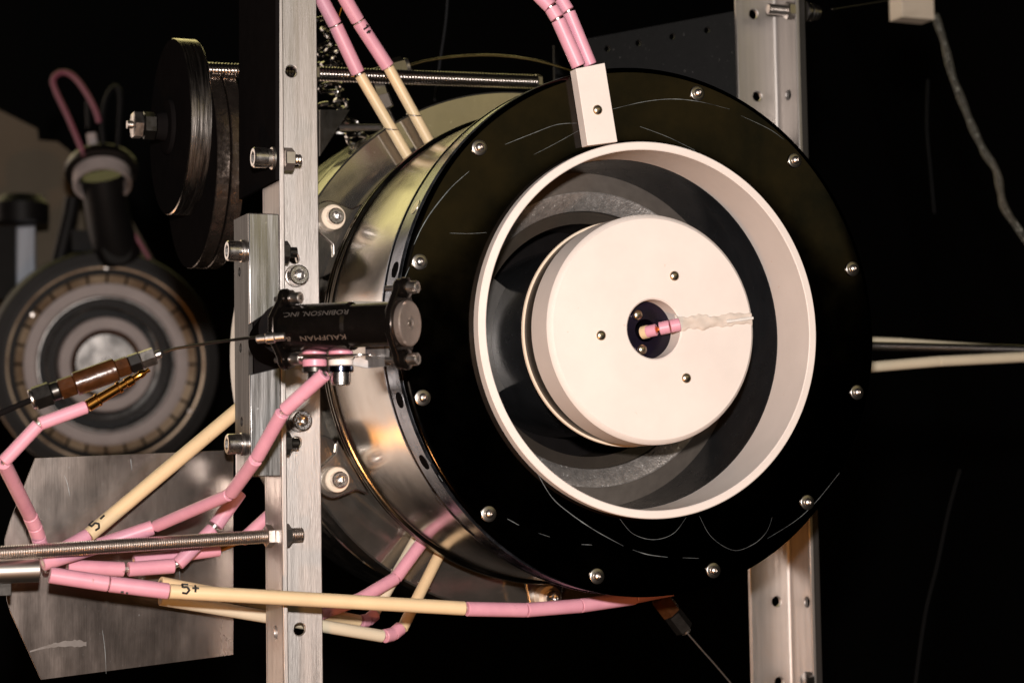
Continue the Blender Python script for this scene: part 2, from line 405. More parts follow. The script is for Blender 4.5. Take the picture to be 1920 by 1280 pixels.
# plate screws with washers
for (px, py) in ((1308.8, 174.6), (1491.4, 300.5), (1599.4, 503.7), (1607.8, 735.3), (1514.7, 941.4), (1338.7, 1068.9), (1120.3, 1079.7),
                 (917.2, 963), (793, 745.3), (787.5, 490.6), (899.4, 276.6)):
    q = P(px, py, -.1); q.y = 0
    wsh = inst('washer', ME_washer, T, place(q, -Y))
    s_ = inst('screw', ME_button, T, place(q - Y * .1, -Y))
# long bright arcs on the plate: scratches, with soft reflections painted in
def px_curve(pts, y, n=8):
    W = [P(a, b, y) for a, b in pts]; out = []
    for i in range(len(W) - 1):
        p0 = W[max(i - 1, 0)]; p1 = W[i]; p2 = W[i + 1]; p3 = W[min(i + 2, len(W) - 1)]
        for k in range(n):
            t = k / n
            out.append(.5 * ((2 * p1) + (p2 - p0) * t + (2 * p0 - 5 * p1 + 4 * p2 - p3) * t * t + (3 * p1 - p0 - 3 * p2 + p3) * t ** 3))
    out.append(W[-1]); return out
def ribbon(pts, w_, nrm, mb):
    n = len(pts); vs_ = []
    for i, q in enumerate(pts):
        t = (pts[min(i + 1, n - 1)] - pts[max(i - 1, 0)]).normalized(); s_ = t.cross(nrm)
        ww = w_ * (.35 + .65 * sin(pi * min(1, max(0, (i + .4) / n)))) * random.uniform(.7, 1.15)
        vs_ += [q - s_ * ww / 2, q + s_ * ww / 2]
    mb.add(vs_, [(2 * i, 2 * i + 1, 2 * i + 3, 2 * i + 2) for i in range(n - 1)])
ARCS = [([(947, 271), (1000, 250), (1044, 234), (1083, 231)], .05), ([(1148, 205), (1208, 191), (1261, 186), (1312, 191), (1368, 205)], .045),
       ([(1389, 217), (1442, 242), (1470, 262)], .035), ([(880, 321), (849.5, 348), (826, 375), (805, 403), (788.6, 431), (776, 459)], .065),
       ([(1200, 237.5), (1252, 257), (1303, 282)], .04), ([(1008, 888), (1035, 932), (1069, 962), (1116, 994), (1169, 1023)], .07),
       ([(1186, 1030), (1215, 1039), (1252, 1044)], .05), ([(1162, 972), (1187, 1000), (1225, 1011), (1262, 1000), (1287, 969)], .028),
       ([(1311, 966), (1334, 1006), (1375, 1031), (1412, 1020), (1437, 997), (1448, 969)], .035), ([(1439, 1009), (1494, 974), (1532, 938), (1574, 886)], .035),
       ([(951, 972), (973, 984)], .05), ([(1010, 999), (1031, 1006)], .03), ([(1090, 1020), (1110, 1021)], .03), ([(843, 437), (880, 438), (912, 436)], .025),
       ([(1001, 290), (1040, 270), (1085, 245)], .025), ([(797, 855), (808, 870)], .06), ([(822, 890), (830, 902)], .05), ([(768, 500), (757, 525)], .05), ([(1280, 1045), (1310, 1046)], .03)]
for pts, w_ in ARCS:
    mb = MB(); ribbon(px_curve(pts, -.006), w_ * .75, Y, mb); mb.build('scratch_glint', 'scratch_glint', T)
# terminal block on the plate
fr = [P(1079.6, 129, -.75), P(1134, 118, -.75), P(1158, 266, -.75), P(1102, 273, -.75)]
blk = MB().prism(fr, (0, .745, 0)).build('terminal_block', 'ceramic', T, bevel=.03)
inst('screw', ME_ball, T, place(P(1121, 206, -.8), -Y) @ Matrix.Translation((0, 0, -.1)))
# cement bead over the centre lead
pts = px_curve([(1266, 606), (1300, 604), (1335, 603), (1372, 599), (1410, 596)], -.70, 14)
mb = MB(); vs_ = []; nc = 13; n = len(pts)
for i, q in enumerate(pts):
    tn = (pts[min(i + 1, n - 1)] - pts[max(i - 1, 0)]).normalized(); sd = tn.cross(Y)
    wl = .41 + .05 * sin(i * .37) + .04 * sin(i * .93 + 1) + random.uniform(-.015, .015); wr = .39 + .06 * sin(i * .29 + 2) + .03 * sin(i * 1.1) + random.uniform(-.015, .015)
    if i > n * .45: wl *= .82; wr *= .85
    for k in range(nc):
        u_ = -1 + 2 * k / (nc - 1); h = .10 * math.sqrt(max(0, 1 - abs(u_) ** 3)) * (1 + .25 * sin(i * .45 + u_ * 2.2) + .18 * sin(i * .23 - u_ * 5)) * (1 if 0 < i < n - 1 else .3)
        vs_.append(q + sd * (u_ * (wl if u_ < 0 else wr)) - Y * (h - .012))
mb.add(vs_, [(i * nc + k, i * nc + k + 1, (i + 1) * nc + k + 1, (i + 1) * nc + k) for i in range(n - 1) for k in range(nc - 1)])
mb.build('cement_bead', 'cement', T, angle=80)
pts = px_curve([(1362, 603), (1385, 600), (1412, 596)], -.86, 6)
mb = MB(); mb.tube(pts, .09, 8, [.10 * random.uniform(.7, 1.1) for _ in pts]); mb.v = [V((q.x, -.86 + (q.y + .86) * .6, q.z)) for q in mb.v]; mb.build('cement_bead', 'epoxy', T, angle=80)
# mounting ears with ceramic bushings and bolts
for i, (px, py) in enumerate(((618, 410), (625, 899), (1022, 1119))):
    c = P(px, py, 14.9); t = atan2(c.z, c.x); rr = hypot(c.x, c.z); d = V((cos(t), 0, sin(t))); q = V((-sin(t), 0, cos(t)))
    poly = []
    w0 = 1.9; 
    poly += [d * 13.9 + q * w0, d * (rr - .9) + q * 1.25] + [d * rr + (d * cos(a) + q * sin(a)) * 1.08 for a in [pi * .42 - pi * .84 * k / 12 for k in range(13)]] + [d * (rr - .9) - q * 1.25, d * 13.9 - q * w0]
    MB().prism([v + Y * 14.9 for v in poly], (0, .22, 0)).build('mounting_ear', 'ear', T, bevel=.07)
    inst('bushing', ME_bush, T, place(V((c.x, 14.9, c.z)), -Y))
    inst('bolt', ME_cap, T, place(V((c.x, 14.1, c.z)), -Y))
for (px, py) in ((594, 478), (597, 857)):
    c = P(px, py, 15.3); MB().lathe([(0, 0), (1.25, 0), (1.32, .06), (1.32, .3), (0, .3)], V((c.x, 15.1, c.z)), Y, 40).build('round_cover', 'face', T)

# ================================================================== LEFT UPRIGHT (equal angle 3.17 x 3.17)
XL0, XL1 = -18.63, -15.47
zt, zb = P(560, -60, 10).z, P(560, 1345, 10).z
base = V((XL0, 10, zb))
L_ = thing('upright_angle', base, 'tall brushed aluminium angle post in front of the thruster, left side', 'post', 'aluminium frame uprights')
def hole_on(px, py, y): 
    q = P(px, py, y); return q.x, q.z
holes = [(*hole_on(546, 134, 10), .33), (*hole_on(556, 302, 10), .32), (*hole_on(552, 484, 10), .30), (*hole_on(556, 829, 10), .31), (*hole_on(562, 1179, 10), .34)]
MB().plate([(XL0, zb), (XL1, zb), (XL1, zt), (XL0, zt)], holes, (0, 10, 0), (1, 0, 0), (0, 0, 1), (0, .3, 0)).build('web', 'alu', L_, bevel=.05)
hq = PX(517, 1185, XL0)
MB().plate([(7.0, zb), (9.995, zb), (9.995, zt), (7.0, zt)], [(hq.y, hq.z, .34)], (XL0, 0, 0), (0, 1, 0), (0, 0, 1), (.3, 0, 0)).build('flange', 'alu', L_, bevel=.06)
for px, py in ((553, 518), (559, 789)):
    c = P(px, py, 10)
    inst('washer', ME_flatw, L_, place(c - Y * .01, -Y)); inst('bolt', ME_cap_big, L_, place(c - Y * .15, -Y))

# black plate bolted to the flange
xb = XL0 - .02
q0 = PX(524, 338, xb); q1 = PX(455, 374, xb); q2 = PX(455, -80, xb); q3 = PX(524, -80, xb)
B_ = thing('side_plate', (xb, q0.y, q0.z), 'black sheet plate with slanted bottom edge bolted to left post', 'plate')
MB().prism([q0, q1, q2, q3], (-.22, 0, 0)).build('sheet', 'black', B_)
b0 = PX(513, 297, xb - .22)
bolt_axis = V((-1, 0, 0))
inst('washer', ME_flatw, B_, place(b0, bolt_axis)); MB().cyl(b0 + bolt_axis * .14, b0 + bolt_axis * .42, .5, 24, .03).build('spacer', 'steel', B_); inst('bolt', ME_cap_big, B_, place(b0 + bolt_axis * .42, bolt_axis))
n0 = V((XL0 + .31, b0.y, b0.z)); nut(B_, n0, (1, 0, 0), .62, .55, 'rod'); threaded(MB(), n0 + V((.5, 0, 0)), n0 + V((.98, 0, 0)), .30).build('bolt_end', 'rod', B_)

# bracket: cut square tube on the flange
xr = XL0 - .02; xl = PX(468, 640, 0).x
fq = PX(525, 640, xr); yf = fq.y; xl = P(468, 640, yf).x; yb = PX(440, 640, xl).y
ztop = P(490, 400, yf).z; zbot = P(490, 893, yf).z
zc1 = P(490, 590, yf).z; zc2 = P(490, 702, yf).z
K = thing('mounting_bracket', (xl, yf, zbot), 'milled aluminium box bracket with middle cut-out clamped to left post', 'bracket')
dz = 0.55
MB().prism([V((xl, yf, zc1 - dz)), V((xr, yf, zc1 + dz)), V((xr, yf, ztop)), V((xl, yf, ztop))], (0, .22, 0)).build('front_face', 'alu_tube', K, bevel=.06)
MB().prism([V((xl, yf, zbot)), V((xr, yf, zbot)), V((xr, yf, zc2 + .42)), V((xl, yf, zc2))], (0, .22, 0)).build('front_face', 'alu_tube', K, bevel=.06)
hh = [PX(449, 510, xl), PX(451, 652, xl), PX(453, 790, xl)]
MB().plate([(yf + .225, zbot), (yb, zbot), (yb, ztop), (yf + .225, ztop)], [(h.y, h.z, .26) for h in hh], (xl, 0, 0), (0, 1, 0), (0, 0, 1), (.22, 0, 0)).build('side_face', 'shaded_alu', K)
MB().box((xl + .23, yb - .22, zbot), (xr, yb, ztop)).build('back_face', 'shaded_alu', K)
for py in (471, 832):
    b0 = PX(455, py, xl); ax = V((-1, 0, 0))
    inst('washer', ME_flatw, K, place(b0, ax)); inst('bolt', ME_cap_big, K, place(b0 + ax * .14, ax))
    n0 = V((XL0 + .31, 8.1, b0.z)); nut(K, n0, (1, 0, 0), .62, .5, 'darkmetal'); MB().cyl(n0 + V((.45, 0, 0)), n0 + V((.95, 0, 0)), .29, 16).build('bolt_end', 'darkmetal', K)

# lower threaded rod
c = PX(517, 1004, XL0 + .15); lft = P(-40, 1039, c.y - 1.2)
R1 = thing('threaded_rod', c, 'long shiny threaded rod with nuts clamped to the foot of left post', 'rod')
dr = (c - lft).normalized()
threaded(MB(), lft, c + dr * 1.55, .38, .125).build('shaft', 'rod', R1)
nut(R1, c - dr * .62, dr, .62, .44, 'steel'); nut(R1, c + dr * .2, dr, .62, .62, 'rod_dark')

# ================================================================== RIGHT UPRIGHT
YR = 20.0
xa = P(1396, 640, YR).x; xc = P(1470, 640, YR).x
zt2, zb2 = P(1450, -90, YR).z, P(1450, 1360, YR).z
R_ = thing('upright_angle', (xa, YR, zb2), 'aluminium angle post behind the right side of the thruster', 'post', 'aluminium frame uprights')
holes = [(*hole_on(1413, 27, YR), .34), (*hole_on(1420, 181, YR), .34), (*hole_on(1456, 1127, YR), .34), (*hole_on(1461, 1278, YR), .34)]
MB().plate([(xa, zb2), (xc, zb2), (xc, zt2), (xa, zt2)], holes, (0, YR, 0), (1, 0, 0), (0, 0, 1), (0, .3, 0)).build('web', 'alu', R_, bevel=.05)
yfr = PX(1508, 640, xc).y
fh = [PX(1478, 178, xc), PX(1513, 1128, xc)]
MB().plate([(yfr, zb2), (YR + .295, zb2), (YR + .295, zt2), (yfr, zt2)], [(h.y, h.z, .34) for h in fh], (xc + .003, 0, 0), (0, 1, 0), (0, 0, 1), (.3, 0, 0)).build('flange', 'alu', R_, bevel=.06)
MB().box((xc + .305, yfr + .12, zb2), (xc + .8, yfr + .4, zt2)).build('lip', 'shaded_alu', R_, bevel=.04)
# fillet between web and flange
mb = MB(); mb.lathe([(.28, 0), (.28, zt2 - zb2)], (xc - .28, YR - .28, zb2), (0, 0, 1), 8, up=(1, 0, 0), a0=0, a1=pi / 2, closed=False); mb.build('inside_fillet', 'alu', R_)
b0 = PX(1486, 21, xc)
nut(R_, b0 - V((.02, 0, 0)), (-1, 0, 0), .62, .5, 'steel'); threaded(MB(), b0 - V((.4, 0, 0)), b0 - V((1.9, 0, 0)), .36, .13).build('bolt_end', 'rod', R_)
for k, (r, x0, x1) in enumerate(((.75, .85, 1.0), (.6, 1.05, 1.3), (.62, 1.35, 1.6), (.5, 1.65, 2.0))):
    MB().cyl(b0 + V((x0, 0, 0)), b0 + V((x1, 0, 0)), r, 20, .04).build('spring_washer', 'rod_dark', R_)
b1 = PX(1520, 1276, xc); nut(R_, b1, (-1, 0, 0), .62, .5, 'rod_dark')

# perforated dark beam behind the plate, meeting the right post
a = P(1090, 75, 28); b_ = P(1385, 20, 20.5); ee = (b_ - a); ln = ee.length; ee.normalize()
PB = MB(); hs = [(P(q, r, 24) - a).dot(ee) for q, r in ((1115, 90), (1188, 78), (1266, 65), (1343, 52))]
PB.plate([(-2, -16), (ln, -16), (ln, 0), (-2, 0)], [(h, -.95, .22) for h in hs], a, ee, (0, 0, 1), V((0, .25, 0)))
tag(PB.build('perforated_beam', 'perf', loc=a), 'dark speckled sheet beam with a row of holes behind the front plate', 'beam')

# ================================================================== CATHODE
F = P(533, 617, -2.0); Tp = P(767, 606, -7.3); ca = (Tp - F).normalized(); CL = (Tp - F).length
_, cu, cw = frame(ca, (0, 0, 1))
C_ = thing('hollow_cathode', F, 'black cylindrical cathode with engraved maker lettering on left bracket', 'cathode')
MB().lathe([(1.15, 0.3), (1.18, .35), (1.18, CL * .55), (1.05, CL * .57), (1.05, CL - .5)], F, ca, 48).build('body', 'bodyblack', C_)
def lobed(o, ax, u, wv, hl, r_l, wmid, th):
    pts = [o + u * hl + (u * sin(a) + wv * cos(a)) * r_l for a in [pi * k / 8 for k in range(9)]]
    pts += [o - wv * wmid + u * (hl * .35), o - wv * wmid - u * (hl * .35)]
    pts += [o - u * hl + (-u * sin(a) - wv * cos(a)) * r_l for a in [pi * k / 8 for k in range(9)]]
    pts += [o + wv * wmid - u * (hl * .35), o + wv * wmid + u * (hl * .35)]
    return MB().prism(pts, ax * th)
lobed(F - ca * .1, ca, cu, cw, 1.45, .55, 1.35, .32).build('rear_flange', 'bodyblack', C_, bevel=.05)
lobed(Tp - ca * .62, ca, cu, cw, 1.62, .55, 1.25, .36).build('front_flange', 'bodyblack', C_, bevel=.05)
MB().lathe([(1.08, 0), (1.1, .05), (1.1, .28), (1.04, .34), (.34, .36), (.26, .30), (.1, .30), (.0, .30)], Tp - ca * .25, ca, 48).build('end_cap', 'capdisc', C_)
MB().lathe([(.16, 0), (.16, .1), (0, .12)], Tp + ca * .05, ca, 16).build('orifice', 'steel', C_)
ME_cs = proto(socket_head(.30, .5, .5), 'screw', 'steel')
for s_ in (1, -1):
    q = Tp + cu * 1.72 * s_ - ca * .26
    inst('screw', ME_cs, C_, place(q + ca * .25, ca)); MB().lathe([(.5, 0), (.5, .2), (.38, .26)], q, ca, 20).build('boss', 'bodyblack', C_)
    MB().cyl(q - ca * .36, q - ca * 1.0, .14, 12).build('screw_tip', 'rod', C_)
    q = F + cu * 1.5 * s_ + ca * .22
    inst('screw', ME_cs, C_, place(q + ca * .25, ca)); MB().lathe([(.42, 0), (.42, .25)], q, ca, 20).build('boss', 'bodyblack', C_)
    MB().cyl(q - ca * .32, q - ca * .75, .13, 12).build('screw_tip', 'rod', C_); nut(C_, q - ca * .34, -ca, .26, .2, 'rod')
# arm into the bracket
e0 = P(508, 643, 8.0)
MB().cyl(F + ca * .02, e0, 1.28, 32).build('support_arm', 'black', C_)
MB().box((xl + .24, yf + .02, zc2 - .3), (xr - .02, yf + 1.6, zc1 + .9)).build('mount_block', 'black', C_)
q = P(492, 635, -3.4); q2 = P(531, 631, -3.9); d_ = (q2 - q).normalized()
MB().lathe([(.12, -.3), (.2, -.25), (.2, .15), (.27, .2), (.27, .6), (.2, .65), (.2, 1.1)], q, d_, 20).build('gas_fitting', 'gold' if False else 'steel', C_)
# stacked terminals under the body
strip = lobed(P(625, 670, -3.6), V((0, 0, 1)), V((ca.x, ca.y, 0)).normalized(), V((-ca.y, ca.x, 0)).normalized(), 1.5, .55, .5, .09); strip.build('terminal_strap', 'rod_dark', C_, bevel=.02)
for px, y_, kind in ((590, -2.9, 0), (639, -4.1, 1)):
    b0 = P(px, 670, y_); up = V((0, 0, 1))
    def dsc(z0, z1, r, m, nm): MB().cyl(b0 + up * z0, b0 + up * z1, r, 28, .04).build(nm, m, C_)
    dsc(.32, .62, .50, 'steel_bright', 'terminal_nut'); dsc(.14, .32, .60, 'washer_pink', 'insulator')
    if kind: dsc(-.40, -.1, .60, 'ceramic', 'insulator'); dsc(-.72, -.42, .62, 'bluish', 'washer'); inst('bolt', ME_cap, C_, place(b0 - up * .74, -up)); dsc(-1.35, -.72, .44, 'steel', 'terminal_nut')
    else: dsc(-.45, -.1, .60, 'washer_pink', 'insulator'); dsc(-.75, -.47, .62, 'darkmetal', 'washer'); dsc(-1.3, -.75, .36, 'darkmetal', 'terminal_nut')
# L tab at the right of the terminals
qa = P(690, 645, -4.4); qb = P(729, 641, -5.2); qc = P(731, 686, -5.2); qd = P(690, 690, -4.4)
MB().prism([qa, qb, qc, qd], (-.1, .12, 0)).build('terminal_tab', 'alu_tube', C_, bevel=.03)
MB().prism([P(655, 683, -4.0), qd, P(690, 676, -4.4), P(668, 668, -4.1)], (-.05, .1, 0)).build('terminal_tab', 'rod_dark', C_)
MB().box(P(661, 571, -2.5), P(661, 571, -2.5) + V((2.6, .12, .18))).build('edge_strip', 'steel', C_)

# lettering on the cathode
def text_mesh(txt):
    cu_ = bpy.data.curves.new('txt', 'FONT'); cu_.body = txt; cu_.size = 1; cu_.align_x = 'CENTER'; cu_.align_y = 'CENTER'; cu_.resolution_u = 3
    ob = bpy.data.objects.new('txt', cu_); COL.objects.link(ob)
    dg = bpy.context.evaluated_depsgraph_get(); dg.update()
    me = bpy.data.meshes.new_from_object(ob.evaluated_get(dg)); bpy.data.objects.remove(ob)
    vs_ = [v.co.copy() for v in me.vertices]; fs = [tuple(f.vertices) for f in me.polygons]; bpy.data.meshes.remove(me)
    return vs_, fs
def wrap_text(txt, center_px, y_, size, width, r, m, flip=True):
    vs_, fs = text_mesh(txt)
    xs = [v.x for v in vs_]; mid = (min(xs) + max(xs)) / 2; stretch = width / ((max(xs) - min(xs)) * size)
    for v in vs_: v.x -= mid
    c = P(*center_px, y_); h0 = (c - F).dot(ca); rad = (c - F) - ca * h0
    # nearest point of the cylinder seen at this pixel
    d = ray(*center_px).normalized(); o = CAM - F
    dp = d - ca * d.dot(ca); op = o - ca * o.dot(ca)
    A = dp.dot(dp); B2 = op.dot(dp); Cc = op.dot(op) - r * r; disc = max(0, B2 * B2 - A * Cc); t = (-B2 - math.sqrt(disc)) / A
    hit = o + d * t; h0 = hit.dot(ca); rv = hit - ca * h0; a0 = atan2(rv.dot(cw), rv.dot(cu))
    sg = -1 if flip else 1
    W = []
    for v in vs_:
        s_ = v.x * size * stretch * sg; k = v.y * size * sg
        # text upright when flip is False: +y towards +z
        ang = a0 + (-k / r if sin(a0) > 0 else k / r)
        W.append(F + ca * (h0 + s_) + (cu * cos(ang) + cw * sin(ang)) * (r + .012))
    mb = MB(); mb.add(W, fs); return mb.build('lettering', m, C_)
wrap_text('KAUFMAN   &', (591, 633), -3.2, .36, 3.4, 1.18, 'engrave')
wrap_text('ROBINSON, INC.', (591, 587), -3.2, .38, 3.7, 1.18, 'engrave_dim')

# ================================================================== WIRES WITH CERAMIC BEADS
def beads(name, segs, label, cat='insulated wire', group='wires sleeved in ceramic beads', core='wire'):
    """segs: list of (p0, p1, r, material)"""
    t = thing(name, segs[0][0], label, cat, group); made = []
    pts = []
    for p0, p1, r, m in segs:
        made.append(MB().pipe(p0, p1, r, r * .42, 20, .035).build('ceramic_tube', m, t)); pts += [V(p0), V(p1)]
    mb = MB(); mb.tube(pts, .17, 8); mb.build('wire_core', core, t)
    return t, made
def chain(pxs, r, m='pink', gap=.05):
    """pxs: (px, py, y) joints; returns bead segments between joints; m may be a list"""
    W = [P(*q) for q in pxs]; out = []
    for i in range(len(W) - 1):
        d = (W[i + 1] - W[i]).normalized(); mm = m[i] if isinstance(m, (list, tuple)) else m
        rr = r[i] if isinstance(r, (list, tuple)) else r
        out.append((W[i] + d * gap, W[i + 1] - d * gap, rr, mm))
    return out
def ink(tube_obj, p0, p1, r, s0, strokes, scale, up_hint, flipu=1):
    """handwritten strokes (u along the tube, v round it) on the side facing the camera"""
    p0 = V(p0); p1 = V(p1); a = (p1 - p0).normalized(); mid = p0 + a * s0
    n = (CAM - mid); n = (n - a * n.dot(a)).normalized(); side = a.cross(n)
    if side.dot(V(up_hint)) < 0: side = -side
    mb = MB()
    for st in strokes:
        W = []
        for i in range(len(st) - 1):
            for k in range(5):
                u_ = st[i][0] + (st[i + 1][0] - st[i][0]) * k / 4; v_ = st[i][1] + (st[i + 1][1] - st[i][1]) * k / 4
                ang = v_ * scale / r
                W.append(mid + a * (u_ * scale * flipu) + (n * cos(ang) + side * sin(ang)) * (r + .008))
        W = [q for i, q in enumerate(W) if i == 0 or (q - W[i - 1]).length > 1e-5]
        mb.tube(W, .062, 6)
    return mb.build('lettering', 'ink', tube_obj)
FIVE = [[(.55, 1), (0, 1), (-.02, .45), (.4, .5), (.58, .2), (.35, -.1), (-.05, -.05)]]
PLUS = [[(.85, .42), (1.45, .45)], [(1.15, .8), (1.13, .05)]]
MINUS = [[(1.0, .45), (1.5, .48)]]
ONE = [[(0, .7), (.3, 1.0), (.28, 0)]]

# upper pair of leads resting on the mirror flange
sg = chain([(596, -14, 15.2), (629, 48, 15.5)], .42) + chain([(629, 48, 15.5), (672, 139, 15.8)], .42) + chain([(674, 140, 15.8), (772, 306, 16.0)], .335, 'cream')
t1, _ = beads('lead_wire', sg, 'upper lead with plain pink beads and cream tube nearer the left post')
sg2 = chain([(640, -14, 15.2), (672, 41, 15.5)], .42) + chain([(672, 41, 15.5), (728, 127, 15.8)], .42) + chain([(728, 126, 15.8), (815, 285, 16.0)], .335, 'cream')
t2, mk = beads('lead_wire', sg2, 'upper lead with pink bead marked 1+ and cream tube')
ink(mk[1], sg2[1][0], sg2[1][1], .42, .35, ONE + [[(.75, .45), (1.2, .5)], [(.98, .8), (.95, .1)]], .42, (0, 0, 1))
for tt, px, py in ((t1, 733, 241), (t2, 776, 215)):
    c = P(px, py, 15.9); mb = MB(); dd = (P(772, 306, 16) - P(674, 140, 15.8)).normalized()
    a_, x_, y_ = frame(V((0, -.35, 1)))
    mb.tube([c + (x_ * cos(q) + y_ * sin(q)) * .44 for q in [2 * pi * k / 20 for k in range(21)]], .035, 6); mb.build('tie_wire', 'steel', tt)
# terminal block pair
sg = chain([(1086, 126, -.38), (1046, 36, -.4), (1033, 14, -.3), (1005, -14, 0)], .40)
beads('lead_wire', sg, 'pink beaded lead entering the front of the white terminal block')
sg = chain([(1108, 124, -.1), (1066, 22, -.05), (1050, -4, .1), (1030, -30, .3)], .36)
beads('lead_wire', sg, 'pink beaded lead entering the back of the white terminal block')
# centre lead
sg = chain([(1204, 624, .6), (1216, 621, .25)], .36, 'cream', 0) + chain([(1212, 622, .3), (1231, 618, -.1)], .33, 'pink', 0) + chain([(1236, 616, -.45), (1256, 612, -.75), (1275, 608, -.95)], .36, 'pink', .01)
beads('centre_lead', sg, 'short pink beaded wire coming out of the hole in the white centre disc', core='gold')
# chain A: cathode lead
sg = chain([(612, 698, -3.6), (531, 771, -1.5), (481, 859, 1.0), (432, 926, 4.0), (290, 987, 9.0), (180, 1024, 9.4)], [.36, .36, .36, .33, .40], 'pink', .12)
sg += chain([(178, 1024, 9.4), (78, 1056, 9.0)], .42, 'pink', .05)
beads('lead_wire', sg, 'pink beaded lead running from the conduit up to the cathode terminal')
c = P(618, 700, -3.7); mb = MB(); mb.tube([c, P(630, 703, -3.9), P(637, 700, -4.1)], .13, 8); tag(mb.build('wire_lug', 'wire', loc=c), 'small silver wire lug under the cathode terminal', 'lug')
# chain B
sg = chain([(122, 1062, 10.2), (236, 1067, 10.3), (330, 1060, 10.4), (402, 988, 10.5), (452, 918, 10.6)], [.40, .40, .38, .42], 'pink', .12)
beads('lead_wire', sg, 'pink beaded lead bending up behind the threaded rod to the bracket')
# chain C : 5+
sg = chain([(92, 1077, 6.4), (204, 1094, 6.2), (317, 1108, 6.0)], .42, 'pink', .03) + chain([(317, 1108, 6.0), (872, 1140, 5.0)], .385, 'cream', .02)
sg += chain([(874, 1141, 5.0), (986, 1143, 5.2), (1088, 1135, 5.6), (1190, 1120, 6.0), (1260, 1106, 6.4)], [.40, .40, .40, .34], 'pink', .03)
t, mk = beads('lead_wire', sg, 'long cream tube marked 5+ crossing the foot of left post, pink beads at both ends')
ink(mk[2], sg[2][0], sg[2][1], .385, .62, FIVE + PLUS, .58, (0, 0, 1))
ink(mk[1], sg[1][0], sg[1][1], .42, .55, [[(.1, -.95), (.5, -.9)], [(.85, -1.0), (1.1, -1.0)]], .38, (0, 0, 1))
# chain D
sg = chain([(250, 1052, 11.6), (412, 1030, 11.8)], .36, 'pink', .02) + chain([(452, 1014, 11.8), (520, 952, 12.0)], .36, 'pink', .02)
t, _ = beads('lead_wire', sg, 'pink beaded lead passing behind the threaded rod and left post', core='gold')
# chain E : 5-
sg = chain([(118, 1030, 10.6), (166, 1003, 10.8)], .40, 'pink', .02) + chain([(166, 1003, 10.8), (470, 748, 12.2)], .40, 'cream', .02)
t, mk = beads('lead_wire', sg, 'slanting cream tube marked 5- behind the threaded rod')
ink(mk[1], sg[1][0], sg[1][1], .40, .35, FIVE + MINUS, .60, (0, 0, 1))
# lower rods on the flange
sgA = chain([(783, 1006, 16.0), (700, 1152, 14.5)], .33, 'cream_pale', 0) + chain([(704, 1150, 14.4), (690, 1162, 14.2), (676, 1164, 14.0)], .38, 'pink', .02) + chain([(674, 1164, 13.9), (300, 1092, 11.5)], .36, 'cream', .02)
tA, _ = beads('lead_wire', sgA, 'lower pale lead from the flange bending left, upper of two cream tubes')
sgB = chain([(832, 1022, 16.0), (754, 1178, 13.6)], .34, 'cream', 0) + chain([(752, 1176, 13.5), (737, 1188, 13.3), (720, 1192, 13.0)], .40, 'pink', .02) + chain([(718, 1192, 12.9), (300, 1122, 10.9)], .36, 'cream_pale', .02)
tB, _ = beads('lead_wire', sgB, 'lowest lead from the flange bending left through two short pink beads')
for tt, px, py in ((tA, 745, 1073), (tB, 795, 1096)):
    c = P(px, py, 15.2); a_, x_, y_ = frame(V((.5, -.35, 1)))
    mb = MB(); mb.tube([c + (x_ * cos(q) + y_ * sin(q)) * .42 for q in [2 * pi * k / 20 for k in range(21)]], .035, 6); mb.build('tie_wire', 'steel', tt)
sg = chain([(806, 996, 15.0), (742, 1083, 14.3), (676, 1122, 13.6), (600, 1150, 13)], .38, 'pink', .02)
beads('lead_wire', sg, 'pink beaded lead laid across the pale tubes under the thruster')
# chain F: from the gold pin
sg = chain([(163, 762, 2.0), (73, 795, 2.0), (6, 866, 2.6), (56, 966, 7.4), (65, 986, 8.0), (72, 1006, 8.5), (79, 1034, 9.0)], [.33, .33, .36, .38, .38, .38], 'pink', .04)
beads('lead_wire', sg, 'pink beaded wire zigzagging down from the gold pin at the left edge')
# right-hand tubes
sg = chain([(1560, 694, 21), (1760, 677, 21), (1940, 668, 21)], [.38, .38], 'cream_pale', .0); beads('sleeved_lead', sg, 'thick cream sleeve below the threaded rod on the right', 'insulated wire', None)
sg = chain([(1560, 637, 24), (1686, 642, 24), (1960, 661, 24)], .34, 'cream_pale', .0); beads('sleeved_lead', sg, 'cream sleeve peeping above the threaded rod on the right', 'insulated wire', None)
r0 = P(1540, 646, 22); r1 = P(1960, 656, 22)
t = thing('threaded_rod', r0, 'dark threaded rod sticking out horizontally right of the thruster', 'rod'); threaded(MB(), r0, r1, .32, .11).build('shaft', 'rod_dark', t)
# upper rod behind
r0 = P(386, 131, 18.0); r1 = P(1008, 154, 18.0)
t = thing('threaded_rod', r0, 'dark threaded rod running behind the top of left post', 'rod'); threaded(MB(), r0, r1, .46, .19).build('shaft', 'rod_mid', t)
d_ = (r1 - r0).normalized(); nut(t, r0 + d_ * 6.3, d_, .6, .6, 'rod_dark'); nut(t, r1 - d_ * .15, d_, .5, .35, 'rod_dark')
MB().prism([P(1000, 178, 18.6), P(1010, 160, 18.6), P(1050, 152, 18.6), P(1040, 176, 18.6)], (0, .2, 0)).build('clip', 'steel', t)

